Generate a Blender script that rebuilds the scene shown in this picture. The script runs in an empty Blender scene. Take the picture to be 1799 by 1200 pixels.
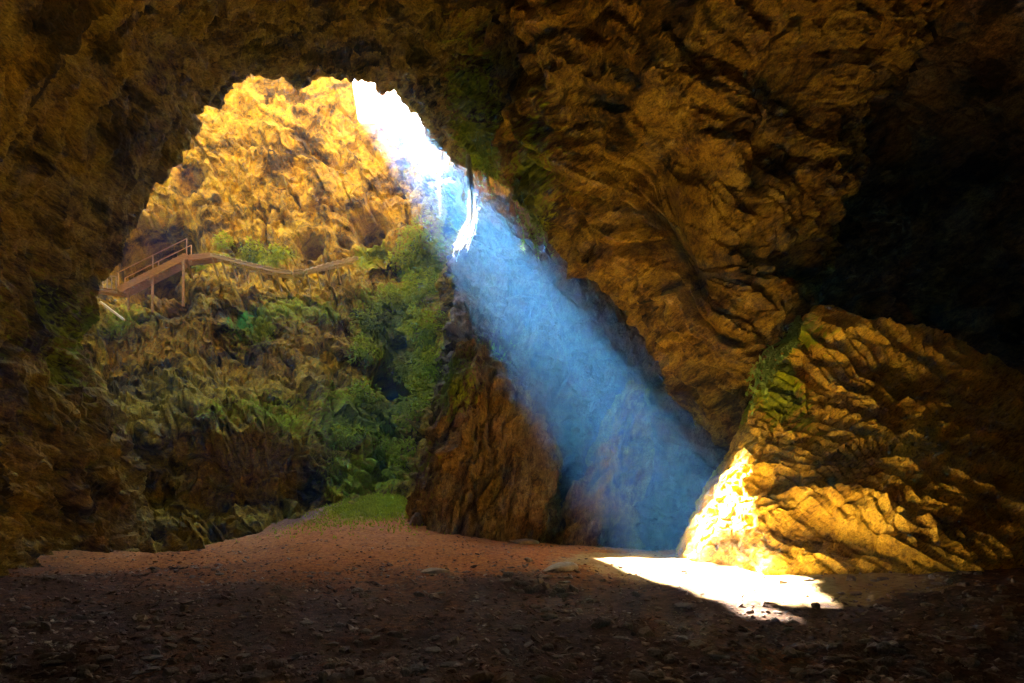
import bpy, math, random
import numpy as np
from mathutils import Vector, Matrix

R = math.radians
rng = np.random.default_rng(7)
random.seed(7)
scn = bpy.context.scene
col = scn.collection

# ------------------------------------------------------------------ camera
F, CX, HY, CAMH = 1172.0, 899.5, 840.0, 2.0       # focal length / principal point / horizon in photo pixels, eye height
cam_d = bpy.data.cameras.new('camera')
cam = bpy.data.objects.new('camera', cam_d); col.objects.link(cam)
cam_d.sensor_width = 36.0
cam_d.lens = F / 1799.0 * 36.0
cam_d.shift_y = (HY - 600.0) / 1799.0
cam_d.clip_end = 2000.0
cam.location = (0, 0, CAMH)
cam.rotation_euler = (R(90), 0, 0)
scn.camera = cam

# ------------------------------------------------------------------ light
SUN = Vector((-0.4155, 1.0, 0.8695)).normalized()     # towards the sun
elev = math.asin(SUN.z)
azim = math.atan2(SUN.x, SUN.y)
world = bpy.data.worlds.new('World'); scn.world = world
world.use_nodes = True
wn = world.node_tree
bg = wn.nodes['Background']
sky = wn.nodes.new('ShaderNodeTexSky')
sky.sky_type = 'NISHITA'; sky.sun_disc = False
sky.sun_elevation = elev; sky.sun_rotation = azim
wn.links.new(sky.outputs[0], bg.inputs['Color'])
bg.inputs['Strength'].default_value = 0.05
sd = bpy.data.lights.new('sun', 'SUN')
sd.energy = 5.0; sd.angle = R(0.8); sd.color = (1.0, 0.95, 0.87)
so = bpy.data.objects.new('sun', sd); col.objects.link(so)
so.rotation_euler = (-SUN).to_track_quat('-Z', 'Y').to_euler()
so.location = (-15, 60, 60)

vs = scn.view_settings
vs.view_transform = 'Standard'; vs.look = 'None'; vs.gamma = 1.0
vs.use_curve_mapping = False
vs.exposure = 6.4
HAZE_DENSITY = 0.0014

cy = scn.cycles
cy.max_bounces = 8; cy.diffuse_bounces = 6; cy.glossy_bounces = 2
cy.transmission_bounces = 2; cy.volume_bounces = 1; cy.transparent_max_bounces = 4
cy.use_denoising = True
cy.sample_clamp_indirect = 0.6
cy.use_adaptive_sampling = False

# ------------------------------------------------------------------ helpers
def P(px, py, Y):
    return np.array([(px - CX) / F * Y, Y, CAMH + (HY - py) / F * Y])

def h3(ix, iy, iz, seed):
    h = (ix.astype(np.uint32) * np.uint32(374761393) + iy.astype(np.uint32) * np.uint32(668265263)
         + iz.astype(np.uint32) * np.uint32(2147483647) + np.uint32(seed * 7919 + 13))
    h = (h ^ (h >> np.uint32(13))) * np.uint32(1274126177)
    h = (h ^ (h >> np.uint32(16))) * np.uint32(2246822519)
    return h ^ (h >> np.uint32(15))

def perlin(p, seed=0):
    """gradient noise, p (N,3), about -1..1"""
    p = np.asarray(p, np.float32)
    i = np.floor(p).astype(np.int32)
    f = p - i
    u = f * f * f * (f * (f * 6 - 15) + 10)
    out = 0
    for dx in (0, 1):
        wx = u[:, 0] if dx else 1 - u[:, 0]
        for dy in (0, 1):
            wy = u[:, 1] if dy else 1 - u[:, 1]
            for dz in (0, 1):
                wz = u[:, 2] if dz else 1 - u[:, 2]
                h = h3(i[:, 0] + dx, i[:, 1] + dy, i[:, 2] + dz, seed)
                gx = ((h & np.uint32(1023)).astype(np.float32) - 511.5) / 511.5
                gy = (((h >> np.uint32(10)) & np.uint32(1023)).astype(np.float32) - 511.5) / 511.5
                gz = (((h >> np.uint32(20)) & np.uint32(1023)).astype(np.float32) - 511.5) / 511.5
                out = out + wx * wy * wz * (gx * (f[:, 0] - dx) + gy * (f[:, 1] - dy) + gz * (f[:, 2] - dz))
    return out * 1.4

def facets(p, seed=0):
    """angular broken faces: every cell of a jittered lattice is a tilted plane, p (N,3) in cells"""
    p = np.asarray(p, np.float32)
    i0 = np.floor(p).astype(np.int32); f = p - i0
    best = np.full(len(p), 9.0, np.float32); out = np.zeros(len(p), np.float32)
    S = np.float32(1 / 1023.0)
    for dx in (-1, 0, 1):
        for dy in (-1, 0, 1):
            for dz in (-1, 0, 1):
                h = h3(i0[:, 0] + dx, i0[:, 1] + dy, i0[:, 2] + dz, seed)
                a = (h & np.uint32(1023)).astype(np.float32) * S
                b_ = ((h >> np.uint32(10)) & np.uint32(1023)).astype(np.float32) * S
                c = ((h >> np.uint32(20)) & np.uint32(1023)).astype(np.float32) * S
                vx, vy, vz = f[:, 0] - dx - a, f[:, 1] - dy - b_, f[:, 2] - dz - c
                d2 = vx * vx + vy * vy + vz * vz
                m = d2 < best
                val = (b_ - 0.5) * 1.6 * vx + (c - 0.5) * 1.6 * vy + (a - 0.5) * 1.6 * vz + (((h >> np.uint32(5)) & np.uint32(255)).astype(np.float32) / 255 - 0.5) * 0.8
                best = np.where(m, d2, best); out = np.where(m, val, out)
    return out

def rot_to(axis):
    """matrix whose first row is the streak axis"""
    a = np.array(axis, float); a /= np.linalg.norm(a)
    b = np.cross(a, [0.3, 0.2, 1.0]); b /= np.linalg.norm(b)
    c = np.cross(a, b)
    return np.stack([a, b, c])

def rock_disp(p, axis=(1, 0, 0), stretch=3.0, big=0.5, mid=0.3, fine=0.12, seed=0, strata=0.0, strata_n=(0, 0, 1), strata_w=0.8, crev=0.55, chip=0.34):
    """metres of outward relief for rock at points p"""
    M = rot_to(axis)
    q = p @ M.T
    w = np.stack([perlin(q * 0.35, seed + 1), perlin(q * 0.35, seed + 2), perlin(q * 0.35, seed + 3)], 1)
    q = q + w * 0.45
    qs = q * np.array([1.0 / stretch, 1.0, 1.0])
    d = big * perlin(p * 0.16, seed + 4)
    r1 = 1 - np.abs(perlin(qs * 0.42, seed + 5)) * 2
    d += mid * r1 * 0.8
    r2 = 1 - np.abs(perlin(qs * 0.95 + 7, seed + 6)) * 2
    d += mid * 0.55 * r2 * (0.6 + 0.4 * r1)
    r3 = 1 - np.abs(perlin(qs * 2.1 + 3, seed + 7)) * 2
    d += fine * r3
    r4 = perlin(qs * 4.6 + 1, seed + 8)
    d += fine * 0.6 * r4
    d += fine * 0.35 * perlin(q * 9.0, seed + 9)
    if chip:
        ca = np.array([1.0 / min(stretch, 2.5), 1.0, 1.0])
        d += chip * facets(q * ca * 0.75, seed + 15) + chip * 0.42 * facets(q * ca * 1.9 + 5, seed + 16)
    cm = np.clip(0.5 + 1.6 * perlin(p * 0.3 + 9, seed + 12), 0, 1)
    d -= crev * cm * np.exp(-(perlin(qs * 0.55 + 4, seed + 13) / 0.09) ** 2)
    d -= crev * 0.45 * np.exp(-(perlin(qs * 1.3 + 2, seed + 14) / 0.10) ** 2) * (1 - 0.5 * cm)
    if strata:
        n = np.array(strata_n, float); n /= np.linalg.norm(n)
        t = (p @ n + 0.5 * w[:, 0] + 0.25 * perlin(q * 0.8, seed + 10)) / strata_w
        fr = t - np.floor(t)
        band = h3(np.floor(t).astype(np.int32), np.zeros(len(t), np.int32), np.zeros(len(t), np.int32), seed)
        amp = 0.4 + 0.6 * (band & np.uint32(255)).astype(np.float32) / 255
        msk = 0.5 + 0.5 * np.clip(perlin(p * 0.5, seed + 11) * 2, -1, 1)
        d += strata * amp * msk * (np.minimum(fr / 0.75, (1 - fr) / 0.25) - 0.5)
    return d - d.mean()

def pchip(x, y, xi):
    """monotone cubic through y (K,...) at x, sampled at xi"""
    x = np.asarray(x, float); y = np.asarray(y, float)
    h = np.diff(x)
    sh = (-1,) + (1,) * (y.ndim - 1)
    d = np.diff(y, axis=0) / h.reshape(sh)
    m = np.zeros_like(y)
    m[0] = d[0]; m[-1] = d[-1]
    w1 = (2 * h[1:] + h[:-1]).reshape(sh); w2 = (h[1:] + 2 * h[:-1]).reshape(sh)
    a, b = d[:-1], d[1:]
    with np.errstate(divide='ignore', invalid='ignore'):
        mm = (w1 + w2) / (w1 / a + w2 / b)
    m[1:-1] = np.where(a * b > 0, mm, 0)
    k = np.clip(np.searchsorted(x, xi) - 1, 0, len(x) - 2)
    t = ((xi - x[k]) / h[k]).reshape(sh); hk = h[k].reshape(sh)
    return (y[k] * (1 + 2 * t) * (1 - t) ** 2 + m[k] * hk * t * (1 - t) ** 2
            + y[k + 1] * t * t * (3 - 2 * t) + m[k + 1] * hk * t * t * (t - 1))

def net(rows, nu, nv, uk=None, vk=None, us=None, vs_=None):
    """control net (RV, CU, 3) -> dense grid (nv, nu, 3)"""
    A = np.array(rows, float)
    uk = np.arange(A.shape[1]) if uk is None else np.asarray(uk, float)
    vk = np.arange(A.shape[0]) if vk is None else np.asarray(vk, float)
    us = np.linspace(uk[0], uk[-1], nu) if us is None else us
    vs_ = np.linspace(vk[0], vk[-1], nv) if vs_ is None else vs_
    B = pchip(vk, A, vs_)
    C = pchip(uk, np.swapaxes(B, 0, 1), us)
    return np.swapaxes(C, 0, 1)

def grid_normals(G, closed=False):
    if closed:
        du = np.roll(G, -1, 1) - np.roll(G, 1, 1)
    else:
        du = np.gradient(G, axis=1)
    dv = np.gradient(G, axis=0)
    n = np.cross(du, dv)
    n /= np.maximum(np.linalg.norm(n, axis=2, keepdims=True), 1e-9)
    return n

def mesh_np(name, verts, faces, attrs=None, smooth=True):
    verts = np.asarray(verts, np.float32); faces = np.asarray(faces, np.int32)
    me = bpy.data.meshes.new(name)
    n, k = faces.shape
    me.vertices.add(len(verts)); me.vertices.foreach_set('co', verts.ravel())
    me.loops.add(n * k); me.loops.foreach_set('vertex_index', faces.ravel())
    me.polygons.add(n)
    me.polygons.foreach_set('loop_start', np.arange(0, n * k, k, dtype=np.int32))
    me.polygons.foreach_set('loop_total', np.full(n, k, np.int32))
    me.polygons.foreach_set('use_smooth', np.full(n, smooth))
    for key, a in (attrs or {}).items():
        at = me.attributes.new(key, 'FLOAT', 'POINT')
        at.data.foreach_set('value', np.asarray(a, np.float32).ravel())
    me.update(calc_edges=True)
    return me

def grid_faces(nv, nu, closed=False, flip=False):
    m = nu if closed else nu - 1
    j, i = np.meshgrid(np.arange(nv - 1), np.arange(m), indexing='ij')
    i2 = (i + 1) % nu
    f = np.stack([j * nu + i, j * nu + i2, (j + 1) * nu + i2, (j + 1) * nu + i], -1).reshape(-1, 4)
    return f[:, ::-1] if flip else f

def add(name, me, mat, parent=None, label=None, cat=None, group=None, kind=None):
    o = bpy.data.objects.new(name, me); col.objects.link(o)
    if me is not None and mat is not None and len(me.materials) == 0:
        me.materials.append(mat)
    if parent is not None: o.parent = parent
    if label: o['label'] = label
    if cat: o['category'] = cat
    if group: o['group'] = group
    if kind: o['kind'] = kind
    return o

def empty(name, loc, label, cat, group=None):
    o = add(name, None, None, None, label, cat, group)
    o.location = loc; o.empty_display_size = 0.3
    return o

# ------------------------------------------------------------------ materials
def newmat(name):
    m = bpy.data.materials.new(name); m.use_nodes = True
    nt = m.node_tree
    return m, nt, nt.nodes['Principled BSDF']

def N(nt, t, **kw):
    n = nt.nodes.new(t)
    for k, v in kw.items(): setattr(n, k, v)
    return n

def ramp(nt, fac, stops):
    r = N(nt, 'ShaderNodeValToRGB')
    e = r.color_ramp.elements
    while len(e) < len(stops): e.new(0.5)
    for s, (p, c) in zip(e, stops):
        s.position = p; s.color = (*c, 1)
    nt.links.new(fac, r.inputs[0])
    return r.outputs[0]

def noise(nt, vec, scale, detail=6, rough=0.6, dist=0.0):
    n = N(nt, 'ShaderNodeTexNoise'); n.inputs['Scale'].default_value = scale
    n.inputs['Detail'].default_value = detail; n.inputs['Roughness'].default_value = rough
    n.inputs['Distortion'].default_value = dist
    nt.links.new(vec, n.inputs['Vector'])
    return n.outputs['Fac']

def mix(nt, fac, a, b, mode='MIX'):
    m = N(nt, 'ShaderNodeMix', data_type='RGBA', blend_type=mode)
    for s, v in ((0, fac), (6, a), (7, b)):
        if isinstance(v, (int, float)): m.inputs[s].default_value = v
        elif isinstance(v, tuple): m.inputs[s].default_value = (*v, 1)
        else: nt.links.new(v, m.inputs[s])
    return m.outputs[2]

def mathn(nt, op, a, b=0.0):
    m = N(nt, 'ShaderNodeMath', operation=op)
    for s, v in ((0, a), (1, b)):
        if isinstance(v, (int, float)): m.inputs[s].default_value = v
        else: nt.links.new(v, m.inputs[s])
    return m.outputs[0]

def attr(nt, name):
    a = N(nt, 'ShaderNodeAttribute'); a.attribute_name = name
    return a.outputs['Fac']

def rock_material(name, axis_rot=(0, 0, 0), stretch=(0.3, 1, 1), light=(0.55, 0.36, 0.07), mid=(0.34, 0.20, 0.04),
                  dark=(0.05, 0.026, 0.010), pale=(0.60, 0.45, 0.20), bump=0.6, moss=True, redz=0.45, stain=1.0):
    m, nt, b = newmat(name)
    tc = N(nt, 'ShaderNodeTexCoord')
    mp = N(nt, 'ShaderNodeMapping'); mp.inputs['Rotation'].default_value = axis_rot
    nt.links.new(tc.outputs['Object'], mp.inputs['Vector'])
    mp2 = N(nt, 'ShaderNodeMapping'); mp2.inputs['Scale'].default_value = stretch
    nt.links.new(mp.outputs[0], mp2.inputs['Vector'])
    v, o = mp2.outputs[0], tc.outputs['Object']
    n1 = noise(nt, o, 0.35, 5, 0.6, 0.8)
    n2 = noise(nt, v, 1.6, 8, 0.68, 0.6)
    n3 = noise(nt, v, 7.0, 6, 0.7, 0.4)
    n4 = noise(nt, v, 24.0, 4, 0.7)
    s = mathn(nt, 'ADD', mathn(nt, 'MULTIPLY', n2, 0.6), mathn(nt, 'MULTIPLY', n3, 0.4))
    c = ramp(nt, s, [(0.36, dark), (0.46, mid), (0.56, light), (0.68, pale)])
    # iron-red and grey-brown zones
    red = ramp(nt, n1, [(0.42, (0, 0, 0)), (0.62, (1, 1, 1))])
    c = mix(nt, mathn(nt, 'MULTIPLY', red, redz), c, mix(nt, 1.0, c, (1.0, 0.74, 0.50), 'MULTIPLY'))
    n5 = noise(nt, v, 60.0, 3, 0.75)
    c = mix(nt, 0.6, c, ramp(nt, n5, [(0.36, (0.3, 0.26, 0.22)), (0.5, (1, 1, 1)), (0.64, (1.35, 1.3, 1.2))]), 'MULTIPLY')
    # fine dark pits and pale grains
    c = mix(nt, 0.75, c, ramp(nt, n4, [(0.32, (0.18, 0.15, 0.12)), (0.5, (1, 1, 1)), (0.68, (1.25, 1.2, 1.1))]), 'MULTIPLY')
    st_ = noise(nt, v, 0.55, 7, 0.66, 0.5)
    c = mix(nt, stain, c, ramp(nt, st_, [(0.40, (0.20, 0.18, 0.17)), (0.50, (1, 1, 1))]), 'MULTIPLY')
    if moss:
        a = attr(nt, 'moss')
        g = ramp(nt, n3, [(0.3, (0.05, 0.065, 0.002)), (0.55, (0.21, 0.25, 0.004)), (0.75, (0.36, 0.40, 0.010))])
        fac = mathn(nt, 'ADD', a, mathn(nt, 'MULTIPLY', mathn(nt, 'SUBTRACT', n3, 0.5), 1.6))
        fac = ramp(nt, fac, [(0.28, (0, 0, 0)), (0.5, (1, 1, 1))])
        c = mix(nt, fac, c, g)
    nt.links.new(c, b.inputs['Base Color'])
    b.inputs['Roughness'].default_value = 0.85
    b.inputs['Specular IOR Level'].default_value = 0.06
    hgt = mathn(nt, 'ADD', mathn(nt, 'MULTIPLY', n3, 0.7), mathn(nt, 'MULTIPLY', n4, 0.4))
    hgt = mathn(nt, 'ADD', hgt, mathn(nt, 'MULTIPLY', n5, 0.15))
    bp = N(nt, 'ShaderNodeBump'); bp.inputs['Strength'].default_value = bump; bp.inputs['Distance'].default_value = 0.25
    nt.links.new(hgt, bp.inputs['Height']); nt.links.new(bp.outputs[0], b.inputs['Normal'])
    return m

M_far = rock_material('rock_far', (0, R(25), 0), (0.5, 1, 0.8), light=(0.43, 0.305, 0.022), mid=(0.28, 0.185, 0.018), pale=(0.52, 0.40, 0.05), redz=0.2)
M_left = rock_material('rock_left', (0, R(-40), 0), (0.25, 0.4, 1), light=(0.41, 0.30, 0.055), mid=(0.23, 0.155, 0.03), pale=(0.50, 0.40, 0.13), redz=0.25)
M_ceil = rock_material('rock_ceiling', (0, R(15), R(10)), (0.3, 0.5, 1), light=(0.40, 0.29, 0.05), mid=(0.21, 0.14, 0.027), pale=(0.48, 0.37, 0.11), redz=0.3)
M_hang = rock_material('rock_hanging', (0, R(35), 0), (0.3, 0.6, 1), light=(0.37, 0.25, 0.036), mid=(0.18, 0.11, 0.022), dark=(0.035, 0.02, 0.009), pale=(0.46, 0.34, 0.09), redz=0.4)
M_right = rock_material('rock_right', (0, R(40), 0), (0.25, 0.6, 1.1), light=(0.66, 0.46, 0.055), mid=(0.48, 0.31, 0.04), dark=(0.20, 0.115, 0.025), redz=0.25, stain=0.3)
M_grey = rock_material('rock_grey', (0, R(70), 0), (0.35, 1, 1), light=(0.21, 0.16, 0.09), mid=(0.15, 0.105, 0.06), dark=(0.08, 0.055, 0.03), pale=(0.28, 0.22, 0.14), stain=0.3)
M_shade = rock_material('rock_shaded', (0, R(30), 0), (0.35, 0.7, 1), light=(0.28, 0.175, 0.06), mid=(0.14, 0.085, 0.035), dark=(0.04, 0.026, 0.014), pale=(0.42, 0.30, 0.15))  # rock colour darkened to stand for the shade of the unlit right side
M_butt = rock_material('rock_buttress', (0, R(80), 0), (0.4, 1, 1), light=(0.40, 0.26, 0.075), mid=(0.22, 0.135, 0.04), pale=(0.52, 0.40, 0.18), stain=0.7)

# ------------------------------------------------------------------ ground
def gauss(x, y, x0, y0, sx, sy=None):
    sy = sy or sx
    return np.exp(-((x - x0) / sx) ** 2 - ((y - y0) / sy) ** 2)

def floor_z(x, y):
    z = 1.35 * gauss(x, y, -5.6, 33, 5.5, 8) - 0.45 * gauss(x, y, -12, 18, 6, 6)
    z -= 0.75 * gauss(x, y, 5.0, 26, 7, 5)
    z -= 1.0 * gauss(x, y, -13.5, 27, 6, 5)
    z += 0.85 * gauss(x, y, 10.0, 9.5, 3.6, 3.0)
    z += 0.25 * gauss(x, y, -9.5, 12, 4, 4)
    return z

def floor_h(x, y):
    x = np.asarray(x, float).ravel(); y = np.asarray(y, float).ravel()
    p = np.stack([x, y, np.zeros_like(x)], 1)
    return (floor_z(x, y) + 0.16 * perlin(p * 0.35, 31) + 0.07 * perlin(p * 1.1, 32)
            + 0.03 * perlin(p * 3.0, 33) + 0.018 * perlin(p * 7.5, 34))

def axis_pts(segs):
    out = []
    for a, b_, s in segs:
        n = max(2, int(round((b_ - a) / s)))
        out.append(np.linspace(a, b_, n, endpoint=False))
    out.append([segs[-1][1]])
    return np.concatenate(out)

gx = axis_pts([(-45, -16, 0.8), (-16, 13, 0.10), (13, 45, 0.8)])
gy = axis_pts([(-40, 4, 1.0), (4, 14, 0.065), (14, 34, 0.12), (34, 48, 0.8)])
GX, GY = np.meshgrid(gx, gy)
GZ = floor_h(GX, GY).reshape(GX.shape)
red = np.clip(gauss(GX, GY, -4.0, 21.0, 7.5, 7.0) * 1.5 + 1.2 * gauss(GX, GY, -12.0, 24, 5, 5) + 0.8 * gauss(GX, GY, 2.5, 17.5, 4, 3.2), 0, 1)
sun_ochre = np.clip(1.6 * gauss(GX, GY, 5.2, 13.2, 2.3, 2.6) + 1.4 * gauss(GX, GY, 3.6, 16.5, 2.4, 2.6), 0, 1)  # ochre floor, painted paler where the sun lands so it bounces more light
mossf = np.clip(1.5 * gauss(GX, GY, -5.6, 29.3, 2.0, 3.0), 0, 1)

M_soil, nt, b = newmat('soil')
tc = N(nt, 'ShaderNodeTexCoord'); o = tc.outputs['Object']
n1 = noise(nt, o, 1.2, 6, 0.65); n2 = noise(nt, o, 9.0, 5, 0.7); n3 = noise(nt, o, 34.0, 3, 0.7)
dk = ramp(nt, n2, [(0.3, (0.035, 0.018, 0.011)), (0.55, (0.12, 0.065, 0.042)), (0.75, (0.22, 0.14, 0.10))])
rd = ramp(nt, n2, [(0.3, (0.18, 0.055, 0.012)), (0.55, (0.48, 0.18, 0.034)), (0.75, (0.60, 0.31, 0.07))])
n0 = noise(nt, o, 0.45, 6, 0.7, 0.6)
f = mathn(nt, 'ADD', attr(nt, 'red'), mathn(nt, 'MULTIPLY', mathn(nt, 'SUBTRACT', n0, 0.5), 1.8))
f = mathn(nt, 'ADD', f, mathn(nt, 'MULTIPLY', mathn(nt, 'SUBTRACT', n2, 0.5), 0.7))
c = mix(nt, ramp(nt, f, [(0.15, (0, 0, 0)), (0.95, (1, 1, 1))]), dk, rd)
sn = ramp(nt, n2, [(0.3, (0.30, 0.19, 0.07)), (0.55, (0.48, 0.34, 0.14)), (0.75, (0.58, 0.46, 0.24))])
f = mathn(nt, 'ADD', attr(nt, 'sun_ochre'), mathn(nt, 'MULTIPLY', mathn(nt, 'SUBTRACT', n1, 0.5), 1.1))
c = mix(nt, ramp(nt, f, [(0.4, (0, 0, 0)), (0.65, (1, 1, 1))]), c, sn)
gr = ramp(nt, n2, [(0.3, (0.07, 0.09, 0.006)), (0.6, (0.24, 0.27, 0.01)), (0.8, (0.36, 0.36, 0.02))])
f = mathn(nt, 'ADD', attr(nt, 'moss'), mathn(nt, 'MULTIPLY', mathn(nt, 'SUBTRACT', n2, 0.5), 1.2))
c = mix(nt, ramp(nt, f, [(0.4, (0, 0, 0)), (0.65, (1, 1, 1))]), c, gr)
nt.links.new(c, b.inputs['Base Color']); b.inputs['Roughness'].default_value = 0.9
b.inputs['Specular IOR Level'].default_value = 0.2
bp = N(nt, 'ShaderNodeBump'); bp.inputs['Strength'].default_value = 0.8; bp.inputs['Distance'].default_value = 0.06
nt.links.new(mathn(nt, 'ADD', n2, mathn(nt, 'MULTIPLY', n3, 0.6)), bp.inputs['Height'])
nt.links.new(bp.outputs[0], b.inputs['Normal'])
gv = np.stack([GX, GY, GZ], -1).reshape(-1, 3)
add('ground', mesh_np('ground', gv, grid_faces(len(gy), len(gx)), {'red': red, 'moss': mossf, 'sun_ochre': sun_ochre}), M_soil, kind='structure',
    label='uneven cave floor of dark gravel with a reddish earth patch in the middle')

# ------------------------------------------------------------------ the far wall of the shaft
fw_px = [-420, -60, 120, 200, 330, 450, 545, 596, 616, 636, 690, 740, 772, 790, 850, 950, 1000, 1060, 1150, 1260, 1420, 1620, 2300]
fw = [
 [(1020, 18), (900, 20), (760, 22), (620, 25), (510, 27), (490, 28.5), (200, 30), (-200, 31), (-900, 32)],
 [(1020, 23), (900, 26), (770, 27), (630, 32), (530, 35), (510, 37), (300, 38), (60, 39), (-500, 40)],
 [(1010, 25), (900, 28), (775, 28.2), (640, 34), (535, 36.5), (512, 38.5), (370, 40), (180, 42), (-200, 43)],
 [(1000, 26), (890, 29), (770, 29), (640, 34.5), (535, 36.5), (512, 39), (380, 40.5), (200, 42.5), (-120, 44)],
 [(985, 27), (885, 30), (765, 29.8), (640, 35), (500, 37), (478, 39), (350, 41.5), (220, 42.5), (-60, 44)],
 [(960, 28.5), (880, 31), (765, 30.5), (640, 35.5), (510, 37.5), (490, 39.2), (350, 42), (220, 43), (-20, 44)],
 [(932, 30), (860, 32), (765, 32), (640, 36), (505, 38), (482, 39.5), (350, 42), (230, 43.2), (20, 44)],
 [(918, 30), (855, 32), (765, 33.5), (640, 36.5), (495, 38.5), (470, 40), (355, 42), (240, 43.3), (60, 44)],
 [(908, 29), (852, 31.5), (762, 34.5), (640, 37), (490, 38.8), (465, 40), (358, 42), (255, 43.4), (125, 44)],
 [(903, 29.8), (848, 32), (758, 35), (640, 37), (490, 39), (460, 40), (360, 42), (285, 43.4), (212, 44)],
 [(890, 30.5), (840, 34), (750, 36.5), (640, 38), (500, 39), (440, 40), (360, 42), (305, 43.2), (214, 44)],
 [(885, 30), (820, 32), (730, 34.5), (620, 36), (500, 38), (440, 39.5), (360, 41), (320, 42.5), (225, 44)],
 [(900, 29), (800, 31.5), (700, 34.5), (600, 37), (500, 39), (430, 40), (360, 41), (330, 42.5), (232, 44)],
 [(900, 28.5), (800, 31), (700, 33.5), (600, 35), (500, 36.4), (430, 37), (350, 37.5), (300, 38.5), (232, 42)],
 [(935, 27), (850, 28), (740, 29.8), (620, 32.3), (520, 34.3), (430, 35.8), (350, 36.5), (300, 37.5), (215, 40)],
 [(950, 25.5), (860, 26.5), (760, 28.7), (640, 31.3), (540, 33.2), (450, 34.5), (380, 35.2), (320, 36), (200, 38)],
 [(960, 25), (860, 28), (760, 29.7), (660, 31), (560, 32.7), (470, 34), (400, 34.7), (320, 35.5), (190, 37)],
 [(968, 24), (880, 25), (780, 27.2), (690, 29.3), (590, 31.5), (500, 33), (420, 34), (330, 35), (180, 36)],
 [(972, 22.5), (890, 23.5), (800, 25.2), (710, 27.3), (610, 29.5), (520, 31.5), (430, 33), (330, 34.5), (100, 35)],
 [(972, 21.5), (890, 22), (800, 23.5), (710, 25), (610, 26.5), (520, 27.5), (430, 28), (330, 28.5), (-100, 30)],
 [(972, 21), (890, 21.5), (800, 22), (710, 22.5), (610, 23), (520, 23.5), (430, 24), (330, 24), (-300, 25)],
 [(972, 22), (890, 23), (800, 24), (710, 24.5), (610, 25), (520, 25), (430, 25), (330, 25), (-400, 26)],
 [(972, 19), (890, 20), (800, 21), (710, 22), (610, 22), (520, 22), (430, 22), (330, 22), (-400, 23)],
]
def deepen(px, r, Y):                          # the open shaft is deeper than the gully walls below it
    return Y * (1 + 0.09 * min(max((775 - px) / 40, 0), 1) * min(max((r - 1) / 2.5, 0), 1))
fw = [[(py, deepen(px, r, Y)) for r, (py, Y) in enumerate(c_)] for px, c_ in zip(fw_px, fw)]
rows = [[P(px, *fw[c][r]) for c, px in enumerate(fw_px)] for r in range(9)]
low = [P(px, fw[c][0][0], fw[c][0][1] - 0.4) + np.array([0, 0, -1.6]) for c, px in enumerate(fw_px)]
rows = [low] + rows
back = [q + np.array([-6.2, 14.0, 1.0]) for q in rows[-1]]          # the land beyond the brink falls level
rows = rows + [back]
us = axis_pts([(0, 1, 0.04), (1, 2, 0.02), (2, 4, 0.016), (4, 6, 0.0135), (6, 9, 0.04), (9, 11, 0.022), (11, 13, 0.035), (13, 18, 0.021), (18, 20, 0.05), (20, 22, 0.035)])
vs_ = axis_pts([(0, 1, 0.06), (1, 9, 0.0165), (9, 10, 0.06)])
FW = net(rows, 0, 0, us=us, vs_=vs_)
nrm = grid_normals(FW)                      # u to +x, v up: points to -y (towards the camera)
pf = FW.reshape(-1, 3); nf = nrm.reshape(-1, 3)
dd = rock_disp(pf, (0.5, -0.5, -0.7), 2.2, big=0.9, mid=0.42, fine=0.13, seed=3, crev=0.5, chip=0.5, strata=0.35, strata_n=(0.35, 0.1, 0.95), strata_w=1.7)
HOLLOWS = [(545, 430, 41.0, 0.8, 4.0), (650, 398, 41.5, 1.1, 4.5), (252, 445, 40, 2.7, 9.0), (690, 660, 37.5, 0.9, 3.0),
           (300, 515, 37, 1.1, 1.8), (430, 545, 37, 1.2, 0.9), (330, 310, 42, 0.9, 1.2), (990, 880, 27, 1.2, 1.8), (700, 800, 35, 0.9, 1.2)]
dd *= np.repeat(np.clip(np.abs(vs_ - 9) / 1.2, 0.15, 1), len(us))     # the brink itself is worn even
for hx, hy, hY, hr, hd in HOLLOWS:
    c0 = P(hx, hy, hY * (1.08 if hx < 780 else 1))
    r2 = ((pf[:, 0] - c0[0]) / hr) ** 2 + ((pf[:, 2] - c0[2]) / hr) ** 2
    dd -= hd * np.exp(-r2 ** 1.6)
pf = pf + nf * dd[:, None]
FWG = pf.reshape(FW.shape)

def project(G):
    Y = np.maximum(G[..., 1], 0.5)
    return CX + F * G[..., 0] / Y, HY - F * (G[..., 2] - CAMH) / Y

def blob_mask(p, blobs, seed, amp=0.6, freq=0.5):
    m = np.zeros(len(p))
    for px, py, Y, rx, rz, k in blobs:
        c0 = P(px, py, Y * (1.07 if Y > 34 else 1))
        m = np.maximum(m, k * np.exp(-((p[:, 0] - c0[0]) / rx) ** 2 - ((p[:, 2] - c0[2]) / rz) ** 2 - ((p[:, 1] - c0[1]) / 6.0) ** 2))
    return np.clip(m + amp * m * perlin(p * freq, seed), 0, 1)

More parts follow.
